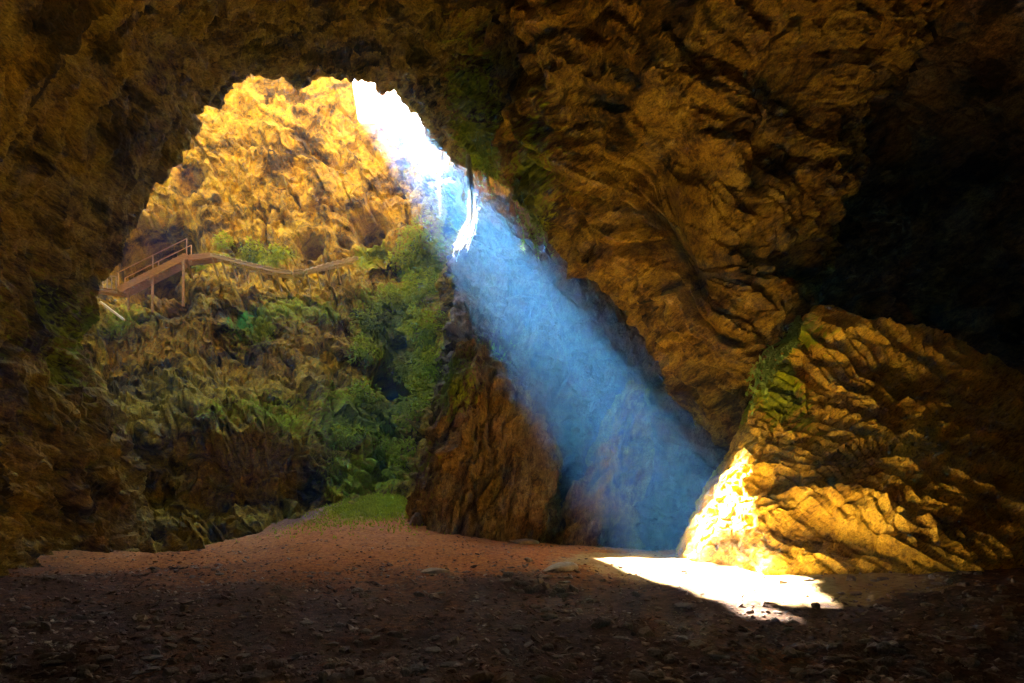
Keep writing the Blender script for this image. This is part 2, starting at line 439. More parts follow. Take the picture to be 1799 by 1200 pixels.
FW_MOSS = [(740, 480, 39, 1.7, 3.0, 1.0), (690, 560, 38.5, 2.3, 3.0, 1.0), (740, 660, 36, 2.2, 3.0, 0.95), (640, 740, 35, 2.5, 2.6, 0.8),
           (650, 830, 33, 2.2, 1.6, 0.8), (430, 440, 40, 3.2, 0.9, 0.8), (440, 570, 36.5, 1.4, 1.7, 0.95), (520, 540, 37.5, 3, 1.6, 0.55),
           (470, 720, 33, 3.5, 1.6, 0.55), (210, 560, 36, 1.2, 1.3, 0.6), (850, 640, 31, 1.4, 2.2, 0.45), (650, 440, 40, 1.4, 1.2, 0.8)]
mo = blob_mask(pf, FW_MOSS, 51)
cut = np.searchsorted(us, 12.9)             # the pillar edge between the two walls
def sub_grid(name, G, mat, mo, a, b_, label, flip=False):
    g = G[:, a:b_]
    return add(name, mesh_np(name, g.reshape(-1, 3), grid_faces(g.shape[0], g.shape[1], flip=flip),
               {'moss': mo.reshape(G.shape[:2])[:, a:b_]}, smooth=False), mat, kind='structure', label=label)
sub_grid('shaft_wall', FWG, M_far, mo, 0, cut + 1, 'tall golden rock wall of the open shaft with green growth low on its right')
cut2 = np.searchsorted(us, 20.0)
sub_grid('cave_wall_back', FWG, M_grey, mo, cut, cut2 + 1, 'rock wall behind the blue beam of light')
sub_grid('gallery_wall', FWG, M_shade, mo, cut2, len(us), 'rock wall of the unlit gallery at upper right, its shade put into the colour')

# ------------------------------------------------------------------ the vault in front of the shaft (left wall, ceiling, right wall)
S0 = [(300, 1090), (262, 960), (205, 800), (125, 590), (135, 510), (165, 440), (215, 365), (290, 270), (340, 182), (425, 100), (500, 114), (545, 120), (610, 118), (682, 134),
      (735, 202), (785, 268), (858, 296), (960, 345), (1120, 400), (1320, 520), (1500, 800), (1520, 1090)]
S1 = [(120, 1090), (70, 960), (20, 800), (-50, 590), (-40, 510), (-10, 420), (40, 320), (120, 180), (220, 70), (350, 0), (450, -10), (520, -10), (600, -15), (680, -20),
      (760, -10), (850, 0), (960, 20), (1150, -20), (1500, -20), (1950, 200), (2150, 700), (2150, 1090)]
S2 = [(-60, 1150), (-120, 980), (-160, 800), (-300, 590), (-330, 480), (-300, 300), (-220, 120), (-80, -100), (80, -250), (280, -350), (420, -380), (520, -390), (600, -400), (700, -400),
      (800, -400), (920, -400), (1080, -390), (1400, -420), (2000, -350), (2700, 0), (2900, 600), (2900, 1150)]
SY = np.interp(np.arange(len(S0)), [0, 5, 9, 12, 13.5, 14.2, 15, 16, 19, 21], [27, 28, 31, 35.0, 38.3, 37.4, 34.5, 33, 31, 29])
w0 = [P(x, y, Y_) for (x, y), Y_ in zip(S0, SY)]
w1 = [P(x, y, 22.0) for x, y in S1]
w2 = [P(x, y, 12.0) for x, y in S2]
def scaled(sec, Y, s, cx=0.0, cz=3.0):
    return [np.array([cx + (q[0] - cx) * s, Y, cz + (q[2] - cz) * s]) for q in sec]
w3 = scaled(w2, -2.0, 1.0)
w4 = scaled(w2, -14.0, 0.8, cz=-2.5)
w5 = scaled(w2, -22.0, 0.5, cx=-4, cz=-2.5)
wb1 = [q + np.array([0, 1.4, 0]) + 0.02 * (q - np.array([-6, 31, 8])) for q in w0]
wb2 = []
wb3 = []
for q in w0:
    d = q - np.array([-5.0, 31.0, 6.0])
    wb2.append(np.array([-5 + d[0] * 1.25, q[1] + 1.8, 6 + d[2] * (1.22 if d[2] > 0 else 1)]))
    wb3.append(np.array([-5 + d[0] * 2.4, q[1] + 2.2, 6 + d[2] * (2.6 if d[2] > 0 else 1)]))
TY = [-22, -14, -2, 12, 22, 31, 32.4, 34, 37]   # spacing of the sections along the vault
tv = axis_pts([(-22, -2, 0.5), (-2, 8, 0.25), (8, 31, 0.095), (31, 34, 0.07), (34, 37, 0.08)])
tu = np.linspace(0, len(S0) - 1, 720)
TN = net([w5, w4, w3, w2, w1, w0, wb1, wb2, wb3], 0, 0, vk=TY, us=tu, vs_=tv)
nT = grid_normals(TN)      # u goes left-up-over-right, v to +y
pt = TN.reshape(-1, 3); nTf = nT.reshape(-1, 3)
# inward = towards the axis of the vault
axis_pt = np.stack([np.full(len(pt), -2.0), pt[:, 1], np.full(len(pt), 5.0)], 1)
mid_sel = (pt[:, 1] > 14) & (pt[:, 1] < 24)
if np.sum(nTf[mid_sel] * (axis_pt - pt)[mid_sel]) < 0: nTf = -nTf
left_w = np.clip((9 - np.tile(tu, len(tv))) / 3, 0, 1)
dl = rock_disp(pt, (0.55, -0.5, 0.75), 4.0, big=0.6, mid=0.5, fine=0.14, seed=20, strata=0.25, strata_n=(0.6, 0.2, -0.8), strata_w=1.1)
dc = rock_disp(pt, (0.85, -0.3, -0.45), 4.0, big=0.5, mid=0.45, fine=0.14, seed=40, strata=0.35, strata_n=(0.45, 0.2, 0.85), strata_w=1.0)
pt = pt + nTf * (dl * left_w + dc * (1 - left_w))[:, None]
TG = pt.reshape(TN.shape)
mT = blob_mask(pt, [(100, 640, 28, 1.8, 4, 0.6), (150, 780, 28, 1.5, 3, 0.5), (830, 250, 30.5, 1.6, 1.6, 0.9), (900, 330, 29, 1.2, 2.5, 0.7)], 52)
cl = np.searchsorted(tu, 8.2); cr = np.searchsorted(tu, 17.0)
sub_grid('cave_wall_left', TG, M_left, mT, 0, cl + 1, 'dark brown streaked rock wall at the left of the cave', True)
sub_grid('cave_ceiling', TG, M_ceil, mT, cl, cr + 1, 'dark brown rock ceiling over the arch of the shaft', True)
sub_grid('cave_wall_right', TG, M_shade, mT, cr, len(tu), 'rock wall at the far right, darkened in colour for its shadow', True)
# rock at the end of the chamber, behind the viewer
endw = net([[np.array([x, -21.0, z]) for x in (-30, 0, 30)] for z in (-4, 8, 26)], 60, 60)
pe = endw.reshape(-1, 3); pe = pe + np.array([0, 1, 0]) * rock_disp(pe, seed=60)[:, None]
add('cave_wall_rear', mesh_np('cave_wall_rear', pe, grid_faces(60, 60, flip=True), {'moss': np.zeros(len(pe))}), M_ceil, kind='structure',
    label='rock wall closing the cave behind the viewer')

# ------------------------------------------------------------------ rock masses
def level_rock(name, levels, mat, label, seed, axis, nu=420, nv=260, expo=2.6, hollows=(), moss=(), **kw):
    """closed rock from horizontal outlines: (py, left px, right px, front Y, back Y)"""
    ang = np.linspace(0, 2 * np.pi, 33)
    rows = []
    for py, L, Rr, Yf, Yb in levels:
        Ym = (Yf + Yb) / 2; hd = (Yb - Yf) / 2
        cx = ((L + Rr) / 2 - CX) / F * Ym; hw = (Rr - L) / 2 / F * Ym
        z = CAMH + (HY - py) / F * Ym
        c, s = np.cos(ang), np.sin(ang)
        k = (np.abs(c) ** expo + np.abs(s) ** expo) ** (-1 / expo)
        rows.append(np.stack([cx + hw * c * k, Ym + hd * s * k, np.full_like(c, z)], 1))
    zs = np.array([r[0, 2] for r in rows]); order = np.argsort(zs)
    rows = [rows[i] for i in order]; zs = zs[order]
    G = net(rows, nu + 1, nv, vk=zs)[:, :-1]
    n = grid_normals(G, True)
    p = G.reshape(-1, 3); n = n.reshape(-1, 3)
    c0 = np.repeat(G.mean(axis=1), G.shape[1], axis=0)
    if np.sum(n * (p - c0)) < 0: n = -n
    d = rock_disp(p, axis, seed=seed, **kw)
    for hx, hy, hY, hr, hdp in hollows:
        q = P(hx, hy, hY)
        d -= hdp * np.exp(-(np.sum((p - q) ** 2, 1) / hr ** 2) ** 1.3)
    p = p + n * d[:, None]
    nvr, nur = G.shape[:2]
    bot = p[:nur].mean(0); top = p[-nur:].mean(0)
    V = np.concatenate([p, [bot, top]])
    f = grid_faces(nvr, nur, True)
    i = np.arange(nur); j = (i + 1) % nur
    ib, it = len(p), len(p) + 1
    caps = np.concatenate([np.stack([j, i, np.full(nur, ib), np.full(nur, ib)], 1),
                           np.stack([i + (nvr - 1) * nur, j + (nvr - 1) * nur, np.full(nur, it), np.full(nur, it)], 1)])
    me = bpy.data.meshes.new(name)
    tri = np.concatenate([f[:, [0, 1, 2]], f[:, [0, 2, 3]], caps[:, :3]])
    mo = blob_mask(V, moss, seed + 5) if moss else np.zeros(len(V))
    me = mesh_np(name, V, tri, {'moss': mo}, smooth=False)
    return add(name, me, mat, label=label, cat='rock'), p.reshape(G.shape)

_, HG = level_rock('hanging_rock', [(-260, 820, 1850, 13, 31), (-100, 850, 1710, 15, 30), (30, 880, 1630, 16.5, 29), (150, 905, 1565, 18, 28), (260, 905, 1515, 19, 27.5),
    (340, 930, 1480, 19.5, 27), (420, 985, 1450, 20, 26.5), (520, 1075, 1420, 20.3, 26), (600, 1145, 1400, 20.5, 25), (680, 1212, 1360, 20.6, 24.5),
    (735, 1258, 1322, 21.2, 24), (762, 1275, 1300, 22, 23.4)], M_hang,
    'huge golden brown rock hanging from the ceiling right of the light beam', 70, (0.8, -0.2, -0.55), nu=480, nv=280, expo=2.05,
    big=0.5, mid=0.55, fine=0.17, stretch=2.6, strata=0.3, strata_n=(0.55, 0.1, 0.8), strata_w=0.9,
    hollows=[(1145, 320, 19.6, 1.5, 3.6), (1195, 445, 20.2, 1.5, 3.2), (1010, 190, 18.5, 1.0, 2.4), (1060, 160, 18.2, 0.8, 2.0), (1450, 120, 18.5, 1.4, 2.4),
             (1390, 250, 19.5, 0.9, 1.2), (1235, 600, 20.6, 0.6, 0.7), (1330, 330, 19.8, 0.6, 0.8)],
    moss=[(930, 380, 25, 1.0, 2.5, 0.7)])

_, BG = level_rock('rock_buttress', [(1000, 705, 1000, 22.8, 29), (960, 715, 990, 23.5, 29), (900, 735, 978, 24, 29), (800, 762, 962, 24.8, 29.5), (720, 785, 935, 25.6, 30),
    (660, 800, 895, 26.6, 30), (612, 815, 852, 28, 30)], M_butt, 'brown pointed rock buttress standing left of the foot of the beam', 90,
    (0.15, 0.1, 1), nu=250, nv=170, big=0.5, mid=0.6, fine=0.18, stretch=3.0, moss=[(800, 680, 27, 1.2, 1.8, 0.6), (760, 820, 26, 0.8, 1.5, 0.35)])

level_rock('leaning_slab', [(1000, 985, 1110, 21.4, 24), (960, 990, 1105, 21.8, 24.4), (900, 1005, 1112, 22.5, 25), (820, 1040, 1130, 23.5, 26), (740, 1075, 1135, 25, 27.5),
    (690, 1102, 1128, 26.2, 28)], M_butt, 'leaning grey slab of rock under the lower end of the blue beam', 95,
    (0.5, 0.1, 0.9), nu=160, nv=120, big=0.25, mid=0.35, fine=0.12, stretch=4.0)

rr = [
 [(1265, 985, 23.5), (1290, 870, 23.5), (1335, 760, 23), (1395, 640, 22.5), (1460, 565, 22.5)],
 [(1197, 980, 19.3), (1225, 890, 19.7), (1266, 815, 19.9), (1345, 665, 19.8), (1430, 552, 19.4)],
 [(1205, 988, 16.7), (1243, 900, 17.2), (1297, 790, 17.8), (1365, 660, 18), (1440, 542, 18)],
 [(1322, 1006, 14.4), (1322, 925, 15.2), (1350, 800, 16.5), (1400, 670, 17.5), (1465, 545, 18)],
 [(1440, 1026, 12.8), (1440, 935, 13.4), (1448, 820, 14.8), (1480, 690, 16.5), (1520, 570, 17.5)],
 [(1575, 1040, 11.9), (1565, 950, 12.4), (1562, 850, 13.6), (1585, 715, 15.5), (1610, 590, 17)],
 [(1720, 1050, 11.1), (1705, 960, 11.5), (1700, 870, 12.5), (1712, 765, 14.2), (1735, 650, 16.5)],
 [(1900, 1050, 10.9), (1880, 960, 11.3), (1862, 870, 12.3), (1860, 790, 14.0), (1870, 720, 16.5)],
 [(2150, 1050, 10.9), (2130, 960, 11.3), (2110, 880, 12.3), (2100, 800, 14.0), (2100, 740, 16.5)],
]
cols = []
for c_ in rr:
    k = [P(*q) for q in c_]
    k = [k[0] + np.array([0, -0.15, -1.2])] + k + [k[-1] + np.array([1.4, 5.0, 0.4])]
    cols.append(k)
rows = [[cols[c_][r_] for c_ in range(len(cols))] for r_ in range(len(cols[0]))]
RRG = net(rows, 470, 350)
n = grid_normals(RRG); p = RRG.reshape(-1, 3); n = n.reshape(-1, 3)
if np.sum(n[:, 1]) > 0: n = -n
d = rock_disp(p, (0.75, -0.25, -0.62), 3.6, big=0.2, mid=0.20, fine=0.09, seed=110, crev=0.25, chip=0.10, strata=0.42, strata_n=(0.92, 0.1, 0.40), strata_w=0.5) + 0.2
d += rock_disp(p, (0.75, -0.25, -0.62), 5.0, big=0, mid=0, fine=0, seed=115, crev=0, chip=0, strata=0.2, strata_n=(0.91, 0.12, 0.41), strata_w=0.2) - 0.1
calm = np.clip((np.tile(np.linspace(0, len(cols) - 1, RRG.shape[1]), RRG.shape[0]) - 2.4) / 2.2, 0, 1)
d = d * (0.42 + 0.58 * calm) + (1 - calm) * 0.10 * facets(p * 2.6, 77)
for hx, hy, hY, hr, hdp in [(1430, 910, 13.6, 0.55, 0.55), (1500, 930, 12.8, 0.45, 0.5), (1380, 840, 15.2, 0.4, 0.4), (1470, 860, 14.4, 0.35, 0.4), (1330, 850, 16, 0.35, 0.35)]:
    q = P(hx, hy, hY)
    d -= hdp * np.exp(-(np.sum((p - q) ** 2, 1) / hr ** 2) ** 1.3)
p = p + n * d[:, None]
mo = blob_mask(p, [(1345, 680, 18.5, 0.5, 1.3, 0.8), (1390, 590, 18.5, 0.6, 0.8, 0.6)], 53)
me = mesh_np('rock_outcrop', p, grid_faces(RRG.shape[0], RRG.shape[1]), {'moss': mo}, smooth=False)
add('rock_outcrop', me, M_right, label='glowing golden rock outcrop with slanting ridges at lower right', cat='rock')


# ------------------------------------------------------------------ small builders
class MB:
    def __init__(self): self.v = []; self.f = []
    def box(self, a, b_, w, h, up=(0, 0, 1)):
        """a bar from a to b with cross-section w x h"""
        a = np.array(a, float); b_ = np.array(b_, float); d = b_ - a; d /= np.linalg.norm(d)
        up = np.array(up, float)
        if abs(np.dot(d, up)) > 0.95: up = np.array([0, 1.0, 0])
        s_ = np.cross(d, up); s_ /= np.linalg.norm(s_); u_ = np.cross(s_, d)
        k = len(self.v)
        for e in (a, b_):
            for i, j in ((-1, -1), (1, -1), (1, 1), (-1, 1)): self.v.append(e + s_ * w / 2 * i + u_ * h / 2 * j)
        self.f += [(k, k + 3, k + 2, k + 1), (k + 4, k + 5, k + 6, k + 7)] + [(k + i, k + (i + 1) % 4, k + 4 + (i + 1) % 4, k + 4 + i) for i in range(4)]
    def build(self, name, mat, parent=None, **kw):
        org = np.array(parent.location) if parent is not None else np.zeros(3)
        return add(name, mesh_np(name, np.array(self.v) - org, self.f, smooth=False), mat, parent, **kw)

def tube(path, rad, sides=6):
    path = np.array(path, float); rad = np.broadcast_to(np.asarray(rad, float), (len(path),))
    t = np.gradient(path, axis=0); t /= np.linalg.norm(t, axis=1, keepdims=True)
    ref = np.array([0.31, 0.9, 0.25])
    a = np.cross(t, ref); a /= np.linalg.norm(a, axis=1, keepdims=True); b_ = np.cross(t, a)
    an = np.linspace(0, 2 * np.pi, sides, endpoint=False)
    V = path[:, None] + rad[:, None, None] * (np.cos(an)[None, :, None] * a[:, None] + np.sin(an)[None, :, None] * b_[:, None])
    return V.reshape(-1, 3), grid_faces(len(path), sides, True)

def merge(parts):
    V, Fc, k = [], [], 0
    for v, f in parts:
        V.append(v); Fc.append(np.asarray(f) + k); k += len(v)
    return np.concatenate(V), np.concatenate(Fc)

def leaves(c, d, up, L, W, bend=0.25):
    """bent two-panel leaves at c pointing along d, (N,3) each"""
    d = d / np.linalg.norm(d, axis=1, keepdims=True)
    s_ = np.cross(d, up); s_ /= np.maximum(np.linalg.norm(s_, axis=1, keepdims=True), 1e-6)
    n_ = np.cross(s_, d)
    L = np.asarray(L)[:, None]; W = np.asarray(W)[:, None]
    v = np.stack([c, c + d * L * 0.5 - s_ * W - n_ * W * bend, c + d * L - n_ * L * bend, c + d * L * 0.5 + s_ * W - n_ * W * bend, c + d * L * 0.55 + n_ * W * 0.2], 1)
    k = np.arange(len(c))[:, None] * 5
    f = np.concatenate([k + np.array([[0, 1, 4]]), k + np.array([[1, 2, 4]]), k + np.array([[0, 4, 3]]), k + np.array([[4, 2, 3]])], 0)
    return v.reshape(-1, 3), f

def leafmat(name, c1, c2, trans=0.4, scale=3.0):
    m, nt, b = newmat(name)
    tc = N(nt, 'ShaderNodeTexCoord')
    n_ = noise(nt, tc.outputs['Object'], scale, 4, 0.7)
    c = ramp(nt, n_, [(0.35, c1), (0.65, c2)])
    nt.links.new(c, b.inputs['Base Color']); b.inputs['Roughness'].default_value = 0.7; b.inputs['Specular IOR Level'].default_value = 0.1
    tr = N(nt, 'ShaderNodeBsdfTranslucent'); nt.links.new(c, tr.inputs['Color'])
    mx = N(nt, 'ShaderNodeMixShader'); mx.inputs[0].default_value = trans
    nt.links.new(b.outputs[0], mx.inputs[1]); nt.links.new(tr.outputs[0], mx.inputs[2])
    nt.links.new(mx.outputs[0], nt.nodes['Material Output'].inputs['Surface'])
    return m
M_leaf = leafmat('leaf', (0.17, 0.22, 0.003), (0.42, 0.48, 0.010))
M_fern = leafmat('fern', (0.05, 0.28, 0.015), (0.12, 0.48, 0.04))
M_vine = leafmat('vine', (0.16, 0.26, 0.05), (0.34, 0.46, 0.12))
M_grass = leafmat('grass', (0.26, 0.31, 0.008), (0.46, 0.52, 0.02))
M_root = leafmat('root', (0.42, 0.38, 0.28), (0.62, 0.58, 0.48), 0.5)
M_stem, nt, b = newmat('stem'); b.inputs['Base Color'].default_value = (0.08, 0.05, 0.025, 1)

def woodmat(name, c1, c2):
    m, nt, b = newmat(name)
    tc = N(nt, 'ShaderNodeTexCoord'); mp = N(nt, 'ShaderNodeMapping'); mp.inputs['Scale'].default_value = (1, 6, 6)
    nt.links.new(tc.outputs['Object'], mp.inputs['Vector'])
    n_ = noise(nt, mp.outputs[0], 2.5, 5, 0.65, 0.5)
    nt.links.new(ramp(nt, n_, [(0.3, c1), (0.7, c2)]), b.inputs['Base Color']); b.inputs['Roughness'].default_value = 0.75
    return m
M_wood = woodmat('wood_orange', (0.38, 0.19, 0.05), (0.66, 0.36, 0.12))
M_pale = woodmat('wood_pale', (0.55, 0.38, 0.16), (0.78, 0.60, 0.32))
M_iron, nt, b = newmat('iron'); b.inputs['Base Color'].default_value = (0.35, 0.24, 0.17, 1); b.inputs['Roughness'].default_value = 0.6

FWpx, FWpy = project(FWG)
FWN = grid_normals(FWG)
def on_wall(px, py):
    d_ = (FWpx - px) ** 2 + (FWpy - py) ** 2 + FWG[..., 1] * 0.5
    i = np.unravel_index(np.argmin(d_), d_.shape)
    return FWG[i], FWN[i]

# ------------------------------------------------------------------ wooden staircase and walkway along the shaft wall
def run(pa, pb):
    pa, pb = np.array(pa), np.array(pb)
    d_ = pb - pa; L = np.linalg.norm(d_); d_ /= L
    s_ = np.cross(d_, [0, 0, 1.0]); s_ /= np.linalg.norm(s_)
    return pa, pb, d_, s_, L
WY = 39.0
A_, B_, C_, D_ = P(160, 507, 38.2), P(214, 514, 38.2), P(332, 455, WY), P(376, 450, WY)
E_, G_, H_, I_ = P(430, 464, WY), P(515, 481, WY), P(570, 468, 40.0), P(625, 455, 41.0)
st = empty('wooden_staircase', tuple(B_), 'orange brown wooden staircase climbing right past the dark hollow in the rock', 'staircase')
pa, pb, d_, s_, L = run(B_, C_)
for k in (-1, 1):
    m_ = MB(); m_.box(pa + s_ * 0.55 * k, pb + s_ * 0.55 * k, 0.09, 0.36); m_.build('stringer', M_wood, st)
nt_ = int(L / 0.29)
for i in range(nt_):
    q = pa + d_ * L * (i + 0.5) / nt_ + np.array([0, 0, 0.20])
    m_ = MB(); m_.box(q - s_ * 0.5, q + s_ * 0.5, 0.27, 0.05); m_.build('tread', M_wood, st)
for (px, py, hh) in ((268, 487, 2.0), (322, 458, 2.6), (226, 508, 1.2)):
    q = P(px, py, WY - 0.9 + 0.0); m_ = MB(); m_.box(q + np.array([0, 0, 0.1]), q - np.array([0, 0, hh]), 0.11, 0.11); m_.build('post', M_wood, st)
for k in (-1, 1):
    for t_ in (0.0, 0.5, 1.0):
        q = pa + d_ * L * t_ + s_ * 0.55 * k
        m_ = MB(); m_.box(q, q + np.array([0, 0, 1.0]), 0.05, 0.05); m_.build('baluster', M_wood, st)
    m_ = MB(); m_.box(pa + s_ * 0.55 * k + np.array([0, 0, 1.0]), pb + s_ * 0.55 * k + np.array([0, 0, 1.0]), 0.035, 0.04); m_.build('handrail', M_wood, st)

def deck_run(root, segs, mat, width=0.9, edge=0.13):
    for pa, pb in segs:
        pa, pb, d_, s_, L = run(pa, pb)
        for k in (-1, 1):
            m_ = MB(); m_.box(pa + s_ * width / 2 * k - np.array([0, 0, 0.10]), pb + s_ * width / 2 * k - np.array([0, 0, 0.10]), 0.08, edge); m_.build('edge_beam', mat, root)
        n_ = max(2, int(L / 0.24))
        for i in range(n_):
            q = pa + d_ * L * (i + 0.5) / n_ + np.array([0, 0, 0.03 + 0.008 * random.random()])
            m_ = MB(); m_.box(q - s_ * (width / 2 + 0.06), q + s_ * (width / 2 + 0.06), L / n_ * 0.9, 0.045); m_.build('plank', mat, root)
        nn = max(1, int(L / 2.6))
        for i in range(nn):
            q = pa + d_ * L * i / nn + s_ * width / 2 * 0.8
            m_ = MB(); m_.box(q - np.array([0, 0, 0.15]), q - np.array([0, -0.9, 1.0]), 0.08, 0.08); m_.build('brace', mat, root)

PW = [q for q in pchip(np.arange(5), np.array([D_, E_, G_, H_, I_]), np.linspace(0, 4, 13))]
wk = empty('wooden_walkway', tuple(C_), 'pale wooden walkway sagging along the foot of the golden shaft wall', 'walkway')
deck_run(wk, [(C_, D_)], M_wood, edge=0.3)
deck_run(wk, [*zip(PW[:-1], PW[1:])], M_pale)
pl = empty('viewing_platform', tuple(A_), 'small wooden platform with thin pickets at the foot of the staircase', 'platform')
deck_run(pl, [(A_, B_)], M_wood)
pa, pb, d_, s_, L = run(A_, B_)
for i in range(8):
    q = pa + d_ * L * i / 7 + s_ * 0.55
    m_ = MB(); m_.box(q, q + np.array([0, 0, 0.75]), 0.035, 0.035); m_.build('picket', M_iron, pl)
m_ = MB(); m_.box(pa + s_ * 0.55 + np.array([0, 0, 0.75]), pb + s_ * 0.55 + np.array([0, 0, 0.75]), 0.045, 0.045); m_.build('handrail', M_iron, pl)
m_ = MB(); m_.box(P(176, 530, 37.2), P(218, 562, 36.6), 0.10, 0.10)
lo = m_.build('fallen_pole', M_pale, None, label='pale fallen pole lying slantwise below the small platform', cat='pole')

# ------------------------------------------------------------------ plants
def shrub(px, py, r, n, label, group, mat=M_leaf, flat=0.6):
    q, nn = on_wall(px, py)
    root = empty('shrub', tuple(q), label, 'shrub', group)
    c = rng.normal(size=(n, 3)); c /= np.linalg.norm(c, axis=1, keepdims=True)
    c *= (rng.random(n) ** 0.45)[:, None] * np.array([r, r * flat, r * 0.85])
    lump = perlin(c * (2.2 / r) + px, 5)
    c = c[lump > -0.12]; n = len(c)
    c = c + nn * r * 0.35
    d_ = c + rng.normal(size=(n, 3)) * r * 0.5 + np.array([0, -0.3, -0.35]) * r
    v, f = leaves(c, d_, np.tile([0.1, -0.6, 0.8], (n, 1)) + rng.normal(size=(n, 3)) * 0.3, rng.uniform(0.14, 0.34, n), rng.uniform(0.035, 0.08, n))
    add('foliage', mesh_np('foliage', v, f, smooth=False), mat, root)
    parts = []
    for i in range(5):
        e = c[rng.integers(n)] * 0.8
        parts.append(tube([-nn * 0.3, e * 0.5 + np.array([0, 0, -0.1]), e], [0.035, 0.025, 0.012], 5))
    v, f = merge(parts)
    add('stem', mesh_np('stem', v, f), M_stem, root)
for px, py, r, n, lab in [
    (742, 425, 1.3, 900, 'topmost leafy shrub on the shaft wall, close to the white roots'),
    (700, 470, 1.1, 700, 'leafy shrub on the shaft wall just past the walkway end'),
    (750, 500, 1.5, 1000, 'large leafy shrub against the pillar edge left of the beam, second from the top'),
    (690, 545, 1.5, 1000, 'large leafy shrub on the shaft wall below the end of the walkway'),
    (745, 580, 1.5, 1000, 'large leafy shrub beside the pillar halfway down the green strip'),
    (650, 560, 1.1, 600, 'leftmost shrub of the green strip, below the walkway'),
    (765, 640, 1.3, 800, 'leafy shrub touching the tip of the brown buttress'),
    (725, 640, 1.2, 800, 'leafy shrub right of the dark cleft in the green strip'),
    (640, 620, 1.1, 500, 'thin shrub left of the dark cleft in the green strip')]:
    shrub(px, py, r, n, lab, 'shrubs on the shaft wall')
for px, py, r, n, lab in [
    (740, 730, 1.2, 700, 'dark shrub in the gully leaning on the left flank of the buttress'),
    (640, 700, 1.1, 600, 'dark shrub highest in the gully left of the cleft'),
    (610, 770, 1.1, 600, 'dark shrub at the left side of the gully floor'),
    (660, 790, 1.0, 600, 'dark shrub in the middle of the gully above the mossy mound'),
    (720, 800, 0.8, 400, 'small dark shrub lowest in the gully beside the buttress')]:
    shrub(px, py, r, n, lab, 'shrubs in the gully')
for px, py, r, n, lab in [
    (390, 432, 0.7, 350, 'small shrub above the walkway next to the staircase top'),
    (440, 440, 0.8, 400, 'small shrub above the walkway, middle one of three'),
    (490, 450, 0.7, 300, 'small shrub above the lowest sag of the walkway'),
    (360, 470, 0.5, 200, 'tiny shrub just under the bend of the walkway')]:
    shrub(px, py, r, n, lab, 'shrubs by the walkway')

def fern(px, py, n, L, label, mat, slope=(0.5, -0.6, -0.5)):
    q, nn = on_wall(px, py)
    root = empty('fern', tuple(q), label, 'fern')
    for i in range(n):
        a = np.array(slope) + rng.normal(size=3) * 0.42; a /= np.linalg.norm(a)
        l = L * rng.uniform(0.6, 1.1); t = np.linspace(0, 1, 14)
        b0 = rng.normal(size=3) * 0.35 + nn * 0.15
        path = b0 + t[:, None] * a * l + (np.array([0, -0.35, 0.25]) * l)[None] * (t * (1 - t) * 1.2)[:, None] - np.array([0, 0, 0.3 * l]) * (t ** 2)[:, None]
        parts = [tube(path, np.linspace(0.016, 0.005, 14), 4)]
        v, f = parts[0]; f = np.concatenate([f[:, [0, 1, 2]], f[:, [0, 2, 3]]])
        tan = np.gradient(path, axis=0); tan /= np.linalg.norm(tan, axis=1, keepdims=True)
        side = np.cross(tan, [0, -0.5, 0.85]); side /= np.linalg.norm(side, axis=1, keepdims=True)
        pieces = [(v, f)]
        for sgn in (-1, 1):
            ln = 0.30 * l * np.sin(np.clip(t, 0.06, 0.97) * np.pi) ** 0.7 * 0.5
            pieces.append(leaves(path, side * sgn + tan * 0.6, np.tile([0, -0.5, 0.85], (14, 1)), ln, ln * 0.16))
        v, f = merge(pieces)
        add('frond', mesh_np('frond', v, f, smooth=False), mat, root)
fern(430, 565, 26, 1.7, 'bright green fern hanging on the rock slope below the wooden walkway', M_fern)
fern(215, 560, 12, 1.0, 'dull green fern in the shade left of the staircase posts', M_leaf)

def hanging(name, cat, label, keys, strands, rad, mat, spread=0.15, leafn=0, group=None):
    k = np.array([P(*q) for q in keys])
    root = empty(name, tuple(k[0]), label, cat, group)
    for i in range(strands):
        off = rng.normal(size=3) * spread
        t = np.linspace(0, len(k) - 1, 30)
        end = rng.uniform(0.6, 1.0)
        path = pchip(np.arange(len(k)), k, t * end) + off * (0.3 + t / t[-1])[:, None]
        w = np.stack([perlin(path * 1.3 + 11 * i, 61), perlin(path * 1.3 + 5 * i, 62), perlin(path * 1.3 + 3 * i, 63)], 1) * spread
        path = path + w - k[0]
        rr_ = rad * rng.uniform(0.5, 1.2) * (1 - 0.75 * t / t[-1]) * (1 + 0.5 * perlin(path * 3.0 + i, 64))
        v, f = tube(path, np.maximum(rr_, 0.006), 6); f = np.concatenate([f[:, [0, 1, 2]], f[:, [0, 2, 3]]])
        pieces = [(v, f)]
        if leafn:
            ii = rng.integers(2, 30, leafn)
            pieces.append(leaves(path[ii], rng.normal(size=(leafn, 3)) + np.array([0, -0.4, -0.6]), np.tile([0, -0.6, 0.8], (leafn, 1)) + 0.2 * rng.normal(size=(leafn, 3)),
                                 rng.uniform(0.08, 0.2, leafn), rng.uniform(0.02, 0.05, leafn)))
        v, f = merge(pieces)
        add('strand', mesh_np('strand', v, f), mat, root)
hanging('hanging_vine', 'vine', 'green vine trailing down the gap above the sunlit edge of the outcrop', [(1402, 560, 17.6), (1385, 605, 17.2), (1345, 640, 17.0), (1335, 690, 16.8), (1325, 740, 16.6)], 11, 0.03, M_vine, 0.13, 60)
hanging('hanging_root', 'root', 'thick white sunlit root curtain hanging inside the top of the beam', [(822, 275, 32.6), (826, 320, 32.2), (830, 370, 31.6), (815, 420, 30.8), (800, 460, 30.2)], 20, 0.055, M_root, 0.13, 24)
